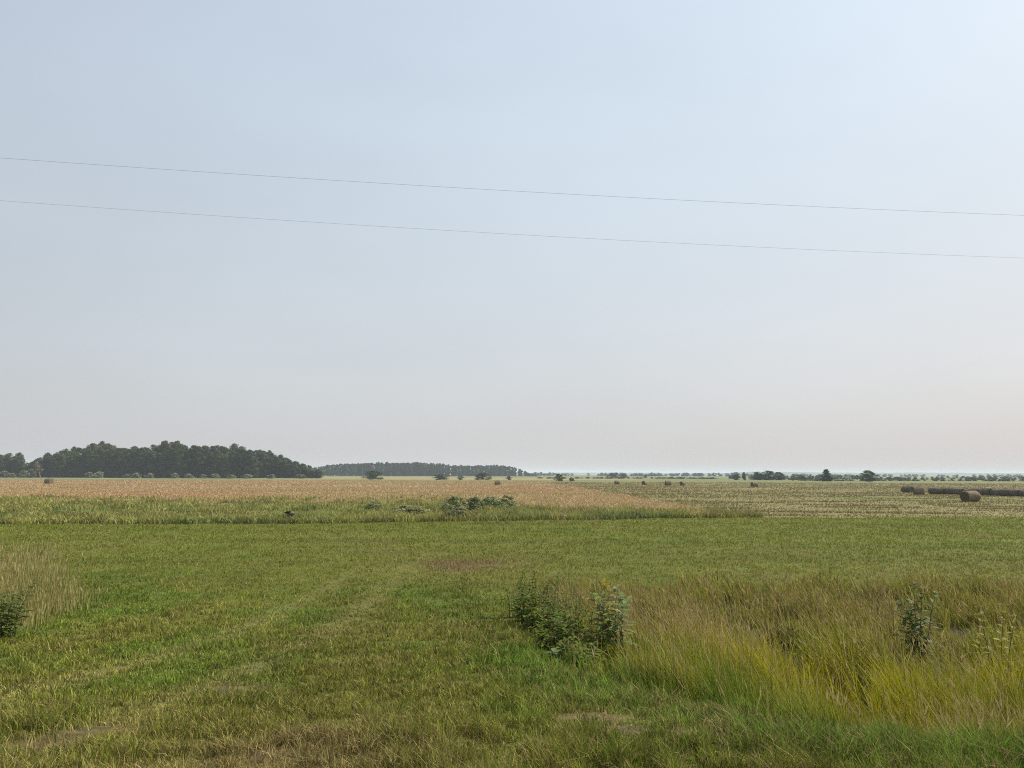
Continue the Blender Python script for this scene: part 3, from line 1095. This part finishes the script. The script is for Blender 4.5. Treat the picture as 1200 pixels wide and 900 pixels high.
items = []
for (px0, px1, Y, top0, top1, n, jit) in [
        (612, 770, 1700, 554.5, 555.0, 60, 1.2), (700, 880, 1500, 555.3, 554.8, 66, 1.3), (850, 1010, 700, 557.4, 557.2, 80, 1.5), (980, 1230, 620, 559.3, 559.2, 120, 1.2),
        (930, 1230, 480, 561.6, 562.0, 150, 1.0), (880, 960, 560, 559.5, 560.5, 40, 1.2), (620, 860, 640, 559.0, 559.6, 90, 0.6), (1100, 1230, 900, 557.8, 557.6, 36, 0.8), (760, 1000, 1900, 555.4, 555.6, 60, 0.8), (960, 1240, 1700, 556.2, 556.4, 90, 0.8)]:
    for i in range(n):
        if i % 5 == 0:
            mid, wid, kk = random.random(), random.choice([0.012, 0.03, 0.06]), random.uniform(-1, 1)
        t = min(max(random.gauss(mid, wid), 0), 1) if random.random() < 0.75 else random.random()
        px = px0 + (px1 - px0) * t
        H = at(px, top0 - 0.5 * kk * jit + (top1 - top0) * t + random.uniform(-jit, jit * 0.6), Y).z
        H = max(H, 1.0)
        items.append((at(px, 558, Y).x, Y + random.uniform(-10, 10), H, max(H * random.uniform(1.6, 3.0), Y * 0.012)))
tree_mass('far_hedges', items, 'low grey-green hedges and scrub along the far horizon', MIDLEAF, 16, 0.09, 8, 'hedge')


# single shrubs and trees out in the fields
def place(px, ybase, ytop, wpx, dist=None):
    if dist is None:
        p = P(px, ybase)
        Y = min(max(p.y, 5), 900)
    else:
        Y = dist
    b = at(px, ybase, Y)
    H = at(px, ytop, Y).z - hz(b.x, Y)
    return (b.x, Y, hz(b.x, Y) - 0.05), max(H, 0.5), wpx * Y / F


for px, yb, yt, w, D, label in [
        (437, 562, 551.5, 24, 470, 'dark rounded shrub standing alone before the blue far wood, west of its fellow'),
        (515, 563, 556, 22, 460, 'low wide dark shrub between two rounder ones, before the far wood'),
        (566, 563, 554, 19, 450, 'darkest round shrub, before the right hump of the far wood, above a hay bale'),
        (540, 562, 557.5, 9, 470, 'very small shrub between the low wide shrub and the darkest round one'),
        (596, 562, 558, 8, 470, 'very small shrub just right of the darkest round shrub'),
        (655, 564, 555, 12, 380, 'round dark bush alone in the gap right of the far wood'),
        (669.5, 564, 559.5, 8, 380, 'tiny dark bush beside the lone round bush')]:
    loc, H, W = place(px, yb, yt, w, D)
    shrub('dark_shrub', random.choice(SHD), loc, H, W, label)

for px, yt, w, D, var, label in [
        (716, 554.3, 9, 800, 5, 'small hazy tree, first of three in a clump in the middle of the horizon'),
        (722, 553.6, 8, 810, 5, 'small hazy tree in the middle of a clump of three on the horizon'),
        (731, 555.0, 9, 800, 5, 'small hazy tree at the right end of a clump of three on the horizon'),
        (756, 556, 5, 780, 5, 'tiny hazy tree alone on the horizon above two small bales'),
        (863, 555, 8, 520, 5, 'small pointed tree next to the broad domed tree clump'),
        (872, 553.5, 7, 520, 2, 'slim tree just left of the broad domed tree clump'),
        (888, 552.8, 16, 525, 5, 'left tree of the broad domed clump on the right horizon'),
        (900, 551.5, 18, 520, 5, 'middle tree of the broad domed clump on the right horizon'),
        (912, 553.2, 16, 525, 5, 'right tree of the broad domed clump on the right horizon'),
        (942, 557.5, 9, 500, 5, 'small low tree between the domed clump and the pointed tree'),
        (1017, 551.2, 19, 430, 5, 'lone rounded tree on the right horizon, left of the long row of bales')]:
    b = at(px, 558, D)
    H = at(px, yt, D).z - hz(b.x, D)
    tree('leafy_tree', var, (b.x, D, hz(b.x, D) - 0.1), H * 1.02, w * D / F / 0.48, label, 'tree')
b = at(968.5, 558, 430)
tree('spruce_tree', 4, (b.x, 430, hz(b.x, 430) - 0.1), (at(968.5, 550, 430).z) * 1.02, 15.5 * 430 / F / 0.31, 'lone pointed tree on the right horizon, between the domed clump and the rounded tree', 'tree')

# willow scrub in the weed band
for px, yb, yt, w, label in [
        (532, 601, 581, 24, 'grey-green willow bush, tallest and leftmost of the scrub in the weed band'),
        (538, 609, 595, 28, 'darker low bush in front of the willow scrub at the mown edge'),
        (555, 599, 582, 22, 'grey-green bush second in the line of willow scrub'),
        (574, 598, 582, 26, 'grey-green bush third in the line of willow scrub'),
        (593, 597, 580.5, 24, 'grey-green bush at the right end of the willow scrub'),
        (478, 606, 592, 40, 'broad pale bush in the weed band left of the willow scrub'),
        (440, 598, 588, 26, 'small pale bush in the weed band, left of the broad pale one')]:
    loc, H, W = place(px, yb, yt, w)
    pr = [(0.0, 0.56), (0.3, 0.54), (0.6, 0.46), (0.85, 0.30), (1.0, 0.12)]
    W *= 1.35
    V, Cc = crown_arrays(pr, 60, 80, 0.026, 500 + int(px), (0.25, 0.275, 0.12), (0.10, 0.18), 1.0, 0.9)
    shrub('willow_bush', quads_mesh('bush_foliage', V, Cc, M_LEAF), loc, H, W, label, 'bush')
loc, H, W = place(338, 612, 598, 24)
V, Cc = crown_arrays([(0.03, 0.45), (0.4, 0.48), (0.8, 0.3), (1.0, 0.1)], 26, 80, 0.032, 520, (0.055, 0.058, 0.038), (0.10, 0.18), 0.9)
shrub('dark_bush', quads_mesh('bush_foliage', V, Cc, M_LEAF), loc, H, W, 'small blackish bush at the edge of the mown strip, on the left', 'bush')


# ------------------------------------------------------------------ hay bales
def bale_meshes(seed, rad=0.74, length=1.7, mat=None):
    r = random.Random(seed)
    n, m = 40, 12
    vs_, fs = [], []
    for i in range(m + 1):
        t = i / m
        e = min(t, 1 - t)
        shoulder = 1 - 0.10 * max(0, 1 - e / 0.08) ** 2
        for k in range(n):
            a = 2 * math.pi * k / n
            q = rad * shoulder * (1 + 0.10 * (float(vnoise(t * 3, math.cos(a) * 1.6 + math.sin(a) * 2.3 + 7, seed)) - 0.5) + 0.018 * r.uniform(-1, 1))
            y = math.cos(a) * q
            z = math.sin(a) * q
            z = max(z, -rad * 0.88)                         # it has settled on the ground
            vs_.append(((t - 0.5) * length + r.uniform(-1, 1) * 0.012, y * 1.03, z + rad * 0.93))
    for i in range(m):
        for k in range(n):
            fs.append((i * n + k, i * n + (k + 1) % n, (i + 1) * n + (k + 1) % n, (i + 1) * n + k))
    body = MB()
    body.add(vs_, fs)
    # loose straw on the roll
    for _ in range(700):
        a = r.uniform(-0.3, math.pi + 0.3)
        x = r.uniform(-0.48, 0.48) * length
        p = Vector((x, math.cos(a) * rad * 1.02, math.sin(a) * rad * 0.99 + rad * 0.93))
        if p.z < 0.05:
            continue
        tn = Vector((r.uniform(-0.3, 0.3), -math.sin(a), math.cos(a))).normalized() * r.uniform(0.10, 0.34)
        out = Vector((0, math.cos(a), math.sin(a))) * r.uniform(0.0, 0.12)
        s = Vector((0.013, 0, 0))
        body.add([p - s, p + s, p + tn + out], [(0, 1, 2)])
    bm_ = body.mesh('bale_roll', mat or M_HAY, True)
    ends = []
    for side in (-1, 1):
        mb = MB()
        ring = vs_[:n] if side < 0 else vs_[-n:]
        cx = sum(p[0] for p in ring) / n
        cz = sum(p[2] for p in ring) / n
        vv, ff = [], []
        J = 9
        for j in range(J + 1):
            s = 1 - j / (J + 0.6)
            dent = (0.05 * (1 - s) + 0.016 * (1 if j % 2 else -1) * (j > 0)) * -side
            for k in range(n):
                p = ring[k]
                vv.append((cx * (1 if j else 0) + (p[0] if j == 0 else 0) + dent + r.uniform(-1, 1) * 0.008 * (j > 0), p[1] * s, cz + (p[2] - cz) * s))
        for j in range(J):
            for k in range(n):
                ff.append((j * n + k, j * n + (k + 1) % n, (j + 1) * n + (k + 1) % n, (j + 1) * n + k))
        ff.append(tuple(J * n + k for k in range(n)))
        if side > 0:
            ff = [f[::-1] for f in ff]
        mb.add(vv, ff)
        ends.append(mb.mesh('bale_end', M_HAYEND))
    return bm_, ends


BALES = [bale_meshes(11), bale_meshes(23)]
OLDB = [bale_meshes(31, 0.76, 1.62, M_OLDHAY), bale_meshes(37, 0.72, 1.6, M_OLDHAY), bale_meshes(41, 0.78, 1.66, M_OLDHAY)]


def bale(me, loc, rz, s, label, group):
    root = empty('hay_bale', loc, rz)
    root.scale = s if hasattr(s, '__len__') else (s, s, s)
    link('rolled_body', me[0], root)
    for e in me[1]:
        link('end_face', e, root)
    return tag(root, label, 'hay bale', group)


G1 = 'round bales lying about the hay field'
p = P(1140, 588)
bale(BALES[0], (p.x, p.y + 0.5, hz(p.x, p.y) - 0.02), R(19), (1.25, 1.03, 1.03), 'largest round hay bale, pale topped with a dark end, in front of the long row', G1)
p = P(1077, 580)
bale(BALES[1], (p.x, p.y, hz(p.x, p.y) - 0.02), R(-20), 1.0, 'dark round bale just in front of the left part of the long row', G1)
for px, py, s, rz, label in [
        (884, 570.6, 1.0, 15, 'dark round bale in the hay field below the domed tree clump'),
        (783, 569.0, 1.05, 5, 'dark bale, left one of two close together in the middle of the hay field'),
        (800, 569.0, 0.95, 40, 'dark bale, right one of two close together in the middle of the hay field'),
        (755, 568.2, 0.95, 60, 'small dark bale below the tiny lone horizon tree'),
        (723, 567.6, 0.9, 10, 'very small far bale below the clump of three hazy trees'),
        (583, 568.3, 1.0, 8, 'lone dark bale in the brown meadow below the darkest round shrub'),
        (57, 567.0, 1.15, -12, 'pale topped bale under the leaning brownish tree at the wood edge')]:
    p = P(px, py)
    bale(random.choice(BALES), (p.x, p.y, hz(p.x, p.y) - 0.02), R(rz), s, label, G1)

A, B = P(1090, 578.9), P(1200, 581.9)
A.z = B.z = 0
dirv = (B - A).normalized()
ang = math.atan2(dirv.y, dirv.x)
nb = int(((B - A).length + 7) / 1.72)
for i in range(nb):
    q = A + dirv * (i * 1.72 + 0.86)
    q.x += random.uniform(-0.12, 0.12)
    q.y += random.uniform(-0.15, 0.15)
    bale(OLDB[i % 3], (q.x, q.y, hz(q.x, q.y) - 0.03), ang + R(random.uniform(-5, 5)) + (math.pi if random.random() < 0.5 else 0), (1, random.uniform(0.95, 1.1), random.uniform(0.74, 0.88)),
         'grey weathered bale in the long end-to-end row on the right', 'bales in the long row')
q = P(1063.5, 577.2)
bale(OLDB[1], (q.x, q.y, hz(q.x, q.y) - 0.03), ang + 0.1, (1.2, 1.1, 0.95), 'grey weathered bale set apart just left of the long row', 'bales in the long row')


# ------------------------------------------------------------------ broad-leaved weeds in the foreground
def weed(name, loc, H, label, cat='weed', stems=3, leaf=0.11, lw=0.42, per=12, col=(0.07, 0.10, 0.045), spread=0.35, droop=0.5, seed=1, low=0.15, flower=None, top_taper=0.5, lean=(0, 0), pairs=True):
    r = random.Random(seed)
    root = empty(name, loc, 0)
    for s in range(stems):
        a = 2 * math.pi * (s + r.random()) / max(stems, 1)
        off = spread * H * (0.15 + 0.85 * r.random()) * (0 if stems == 1 else 1)
        bx, by = math.cos(a) * off * 0.35, math.sin(a) * off * 0.35
        hh = H * r.uniform(0.72, 1.0) if s else H
        pts = []
        for i in range(6):
            t = i / 5
            pts.append(Vector((bx + (math.cos(a) * off * 0.65 + lean[0] * H) * t * t + r.uniform(-1, 1) * 0.012 * H, by + (math.sin(a) * off * 0.65 + lean[1] * H) * t * t + r.uniform(-1, 1) * 0.012 * H, -0.04 + (hh + 0.04) * t)))
        mb = MB()
        r0 = 0.006 + 0.004 * H
        mb.tube(pts, [r0 * (1 - 0.14 * i) for i in range(6)], 6)
        st = link('stem', mb.mesh('stem', M_STEM, True), root)
        lv = MB()
        for k in range(per):
            t = low + (1 - low) * (k + 0.5) / per
            i = min(int(t * 5), 4)
            p = pts[i].lerp(pts[i + 1], t * 5 - i)
            az0 = k * 2.4 + r.uniform(-0.4, 0.4)
            for o2 in ((0, math.pi) if pairs else (0,)):
                az = az0 + o2 + r.uniform(-0.25, 0.25)
                up = 0.15 + 0.75 * t + r.uniform(-0.2, 0.2)
                d = Vector((math.cos(az), math.sin(az), up))
                sz = leaf * 1.35 * r.uniform(0.75, 1.2) * (1 - top_taper * max(0, t - 0.45) / 0.55)
                c = [v * r.uniform(0.75, 1.25) for v in col]
                c[0] *= r.uniform(0.9, 1.2)
                lv.leaf(p, d, sz, sz * lw, droop * r.uniform(0.6, 1.4), 0.3, c, side=r.uniform(-0.35, 0.35))
        link('leaves', lv.mesh('leaves', M_WEED, True), st)
        if flower is not None:
            fb = MB()
            tip = pts[-1]
            for k in range(70):
                d = Vector((r.gauss(0, 1), r.gauss(0, 1), r.gauss(0.4, 0.8))).normalized()
                q = tip + Vector((d.x, d.y, d.z * 1.2)) * flower[1] * r.uniform(0.2, 1.0)
                c = [v * r.uniform(0.8, 1.2) for v in flower[0]]
                fb.leaf(q, d, flower[1] * 0.45, flower[1] * 0.22, 0.1, 0.2, c)
            link('flower_head', fb.mesh('flower_head', M_WEED), st)
    return tag(root, label, cat)


def wpos(px, py, Y):
    b = at(px, py, Y)
    return (b.x, Y, hz(b.x, Y))


def wheight(px, ytop, loc):
    return at(px, ytop, loc[1]).z - loc[2]


# clump of dark leafy weeds at the crest of the ditch
DK = (0.110, 0.142, 0.016)
for px, yt, Y, label, kw in [
        (603, 664, 17.6, 'dark leafy weed at the left end of the clump beside the lane', dict(stems=3, per=13, leaf=0.13, seed=3)),
        (619, 668, 17.0, 'densest dark leafy weed in the middle of the clump beside the lane', dict(stems=5, per=15, leaf=0.15, seed=4, spread=0.5)),
        (632, 661, 16.8, 'tallest dark leafy weed of the clump, with a reddish tip', dict(stems=2, per=14, leaf=0.14, seed=5, flower=((0.26, 0.12, 0.06), 0.05))),
        (647, 673, 16.2, 'leafy green weed at the right end of the dark clump', dict(stems=4, per=12, leaf=0.14, seed=6, col=(0.075, 0.11, 0.04), spread=0.5))]:
    loc = wpos(px, 715, Y)
    kw.setdefault('col', DK)
    weed('leafy_weed', loc, wheight(px, yt, loc), label, **kw)
for px, py, yt, Y, label, kw in [
        (612, 725, 690, 16.2, 'low green weed under the left end of the dark clump', dict(stems=5, per=10, leaf=0.15, seed=61, spread=0.6, col=(0.12, 0.165, 0.024))),
        (628, 730, 693, 15.4, 'low dense weed under the tallest dark weed of the clump', dict(stems=6, per=10, leaf=0.16, seed=62, spread=0.6, col=(0.12, 0.165, 0.024))),
        (641, 740, 704, 14.6, 'weed on the bank edge below the right end of the dark clump', dict(stems=5, per=10, leaf=0.15, seed=63, spread=0.6, col=(0.12, 0.165, 0.03))),
        (660, 715, 680, 15.2, 'yellow-green weed between the dark clump and the milkweed', dict(stems=4, per=11, leaf=0.13, lw=0.34, seed=64, spread=0.5, col=(0.13, 0.16, 0.03))),
        (655, 745, 716, 13.4, 'low broad weed on the bank edge, just above the dark hollow', dict(stems=5, per=9, leaf=0.15, seed=66, spread=0.7, col=(0.13, 0.17, 0.03))),
        (684, 752, 722, 12.6, 'low leafy weed in front of the weed with the yellow plume', dict(stems=5, per=9, leaf=0.15, seed=67, spread=0.7, col=(0.12, 0.16, 0.03))),
        (668, 738, 704, 13.9, 'medium leafy weed in the middle of the bank between clump and milkweed', dict(stems=5, per=11, leaf=0.15, seed=68, spread=0.6, col=(0.14, 0.175, 0.03))),
        (668, 772, 748, 11.6, 'low sprawling weed trailing down the bank beside the silvery rosette', dict(stems=6, per=8, leaf=0.14, seed=69, spread=1.1, col=(0.12, 0.17, 0.028))),
        (692, 778, 755, 11.0, 'small sprawling weed at the foot of the bank, right of the rosette', dict(stems=5, per=8, leaf=0.13, seed=70, spread=1.1, col=(0.13, 0.18, 0.03))),
        (646, 756, 730, 12.6, 'dark sprawling weed above the silvery rosette', dict(stems=5, per=9, leaf=0.15, seed=71, spread=0.9)),
        (672, 722, 686, 14.6, 'narrow-leaved weed just left of the weed with the yellow plume', dict(stems=4, per=12, leaf=0.14, lw=0.3, seed=65, spread=0.5, col=(0.10, 0.135, 0.03)))]:
    loc = wpos(px, py, Y)
    kw.setdefault('col', DK)
    weed('leafy_weed', loc, wheight(px, yt, loc), label, **kw)
# grey-green broad leaved milkweed right of the clump
GG = (0.21, 0.25, 0.09)
for px, yt, Y, label, kw in [
        (688, 681, 14.0, 'dark green weed on the ditch slope next to the yellow plume', dict(stems=3, per=12, leaf=0.16, col=DK, seed=8)),
        (716, 689, 13.2, 'grey-green milkweed with broad drooping leaves in the ditch', dict(stems=4, per=12, leaf=0.18, lw=0.48, col=GG, seed=9, spread=0.3, top_taper=0.2, low=0.35)),
        (729, 700, 12.6, 'lower grey-green milkweed with pale leaf edges, on a bare stalk', dict(stems=2, per=9, leaf=0.2, lw=0.5, col=GG, seed=10, spread=0.25, top_taper=0.2, low=0.5)),
        (706, 712, 12.8, 'short dark leafy weed under the grey-green milkweed', dict(stems=3, per=10, leaf=0.15, col=DK, seed=12, spread=0.5))]:
    loc = wpos(px, 750, Y)
    weed('milkweed' if 'milkweed' in label else 'leafy_weed', loc, wheight(px, yt, loc), label, **kw)
loc = wpos(703, 740, 13.6)
weed('goldenrod', loc, wheight(703, 686, loc), 'yellow-plumed goldenrod between the dark weed and the grey-green milkweed', stems=2, per=11, leaf=0.12, lw=0.3, col=(0.13, 0.14, 0.03), seed=14, spread=0.12, flower=((0.42, 0.33, 0.02), 0.10))
# thistle right
loc = wpos(1073, 738, 15.4)
weed('thistle', loc, wheight(1073, 684, loc), 'dark thistle with pale flower heads standing in the brown ditch grass', stems=6, per=18, leaf=0.24, lw=0.36, col=(0.11, 0.145, 0.032), seed=15, spread=0.45, flower=((0.34, 0.36, 0.26), 0.035))
loc = wpos(1166, 745, 13.2)
weed('leafy_weed', loc, wheight(1166, 708, loc), 'small yellow-leaved weed above a dark hollow, right of the thistle', stems=4, per=14, leaf=0.16, col=(0.24, 0.24, 0.025), seed=16)
loc = wpos(1030, 838, 8.3)
weed('leafy_weed', loc, 0.55, 'small dark weed half hidden low in the tall yellow grass', stems=3, per=9, leaf=0.13, col=(0.05, 0.075, 0.035), seed=17)
loc = wpos(1117, 845, 7.9)
weed('leafy_weed', loc, 0.5, 'bright green weed low in the tall grass beside a dark hollow', stems=3, per=9, leaf=0.14, col=(0.10, 0.16, 0.04), seed=18)
loc = wpos(975, 850, 7.2)
weed('leafy_weed', loc, 0.32, 'knee-high grey-green weed at the front edge of the tall grass', stems=3, per=8, leaf=0.09, col=(0.09, 0.11, 0.05), seed=19)
# left edge
for px, yb, yt, Y, label, kw in [
        (2, 735, 683, 13.6, 'dark leafy weed cut by the left edge of the photo', dict(stems=6, per=12, leaf=0.17, col=(0.09, 0.135, 0.022), seed=21, spread=0.7)),
        (16, 725, 694, 14.2, 'green leafy weed in front of the pale seed grass, right of the darker one', dict(stems=4, per=10, leaf=0.15, col=(0.065, 0.095, 0.025), seed=22, spread=0.6)),
        (3, 715, 655, 14.8, 'tall weed with creamy heads above the dark leaves at the far left', dict(stems=2, per=10, leaf=0.13, col=(0.12, 0.14, 0.05), seed=23, flower=((0.45, 0.42, 0.22), 0.05)))]:
    loc = wpos(px, yb, Y)
    weed('leafy_weed', loc, wheight(px, yt, loc), label, **kw)


# rosette of big pale leaves
def rosette(px, py, n, ln, col, label, seed):
    r = random.Random(seed)
    p = P(px, py)
    root = empty('mullein', (p.x, p.y, p.z), 0)
    mb = MB()
    mb.tube([(0, 0, -0.03), (0, 0, 0.05)], [0.02, 0.012], 7)
    link('stem', mb.mesh('stem', M_STEM, True), root)
    lv = MB()
    for k in range(n):
        az = 2.4 * k
        up = 0.35 + 0.9 * k / n
        c = [v * r.uniform(0.85, 1.15) for v in col]
        lv.leaf((0, 0, 0.03), (math.cos(az), math.sin(az), up), ln * r.uniform(0.8, 1.1), ln * 0.36, 0.65, 0.25, c)
    link('leaves', lv.mesh('leaves', M_WEED, True), root)
    tag(root, label, 'weed')


rosette(652, 770, 9, 0.27, (0.18, 0.26, 0.10), 'pale silvery rosette of broad leaves at the foot of the ditch bank', 31)


# small yellow flowers in the verge
def flower(px, py, label, col, seed):
    r = random.Random(seed)
    p = P(px, py + 9)
    H = at(px, py, p.y).z - p.z
    root = empty('yellow_flower', (p.x, p.y, p.z), 0)
    mb = MB()
    mb.tube([(0, 0, -0.02), (0.006, 0, H * 0.5), (0, 0, H)], [0.003, 0.0025, 0.002], 5)
    link('stem', mb.mesh('stem', M_STEM, True), root)
    fb = MB()
    for ring, (n, ln, up) in enumerate(((14, 0.022, 0.15), (11, 0.016, 0.6), (7, 0.010, 1.5))):
        for k in range(n):
            az = 2 * math.pi * (k + 0.3 * ring) / n
            fb.leaf((0, 0, H), (math.cos(az), math.sin(az), up), ln, 0.007, 0.2, 0.2, [v * r.uniform(0.85, 1.15) for v in col])
    link('petals', fb.mesh('petals', M_WEED), root)
    tag(root, label, 'flower', 'yellow flowers in the verge')


flower(924, 876, 'pale yellow flower, lower one of two close together in the verge', (0.72, 0.52, 0.08), 41)
flower(932, 869, 'orange-yellow flower, upper one of two close together in the verge', (0.70, 0.40, 0.03), 42)
flower(841, 882, 'small pale yellow flower on its own in the verge, below a bare patch', (0.70, 0.62, 0.12), 43)


# ------------------------------------------------------------------ overhead wires
def wire(p0, p1, sagpx, h, label, rad=0.0027):
    d0, d1 = ray(*p0), ray(*p1)
    a = Vector((d0.x, d0.y, d0.z)) * (h / d0.z)
    b = Vector((d1.x, d1.y, d1.z)) * (h / d1.z)
    mid = (a + b) / 2
    L_ = (b - a).length
    sag = sagpx / F * mid.y
    pts, n = [], 80
    for i in range(n + 1):
        s = -2.2 + 4.4 * i / n                              # in half chords either side of the middle of the view
        q = mid + (b - a) * (s / 2)
        pts.append((q.x, q.y, EYE + q.z - sag + sag * s * s))
    mb = MB()
    mb.tube(pts, rad, 6)
    o = link('overhead_wire', mb.mesh('overhead_wire', M_WIRE, True))
    tag(o, label, 'wire', 'overhead wires')


wire((0, 185), (1190, 252), 5.3, 5.7, 'thin overhead wire, the higher of the two crossing the sky')
wire((0, 235), (1190, 302), 6.0, 5.7, 'thin overhead wire, the lower of the two crossing the sky')
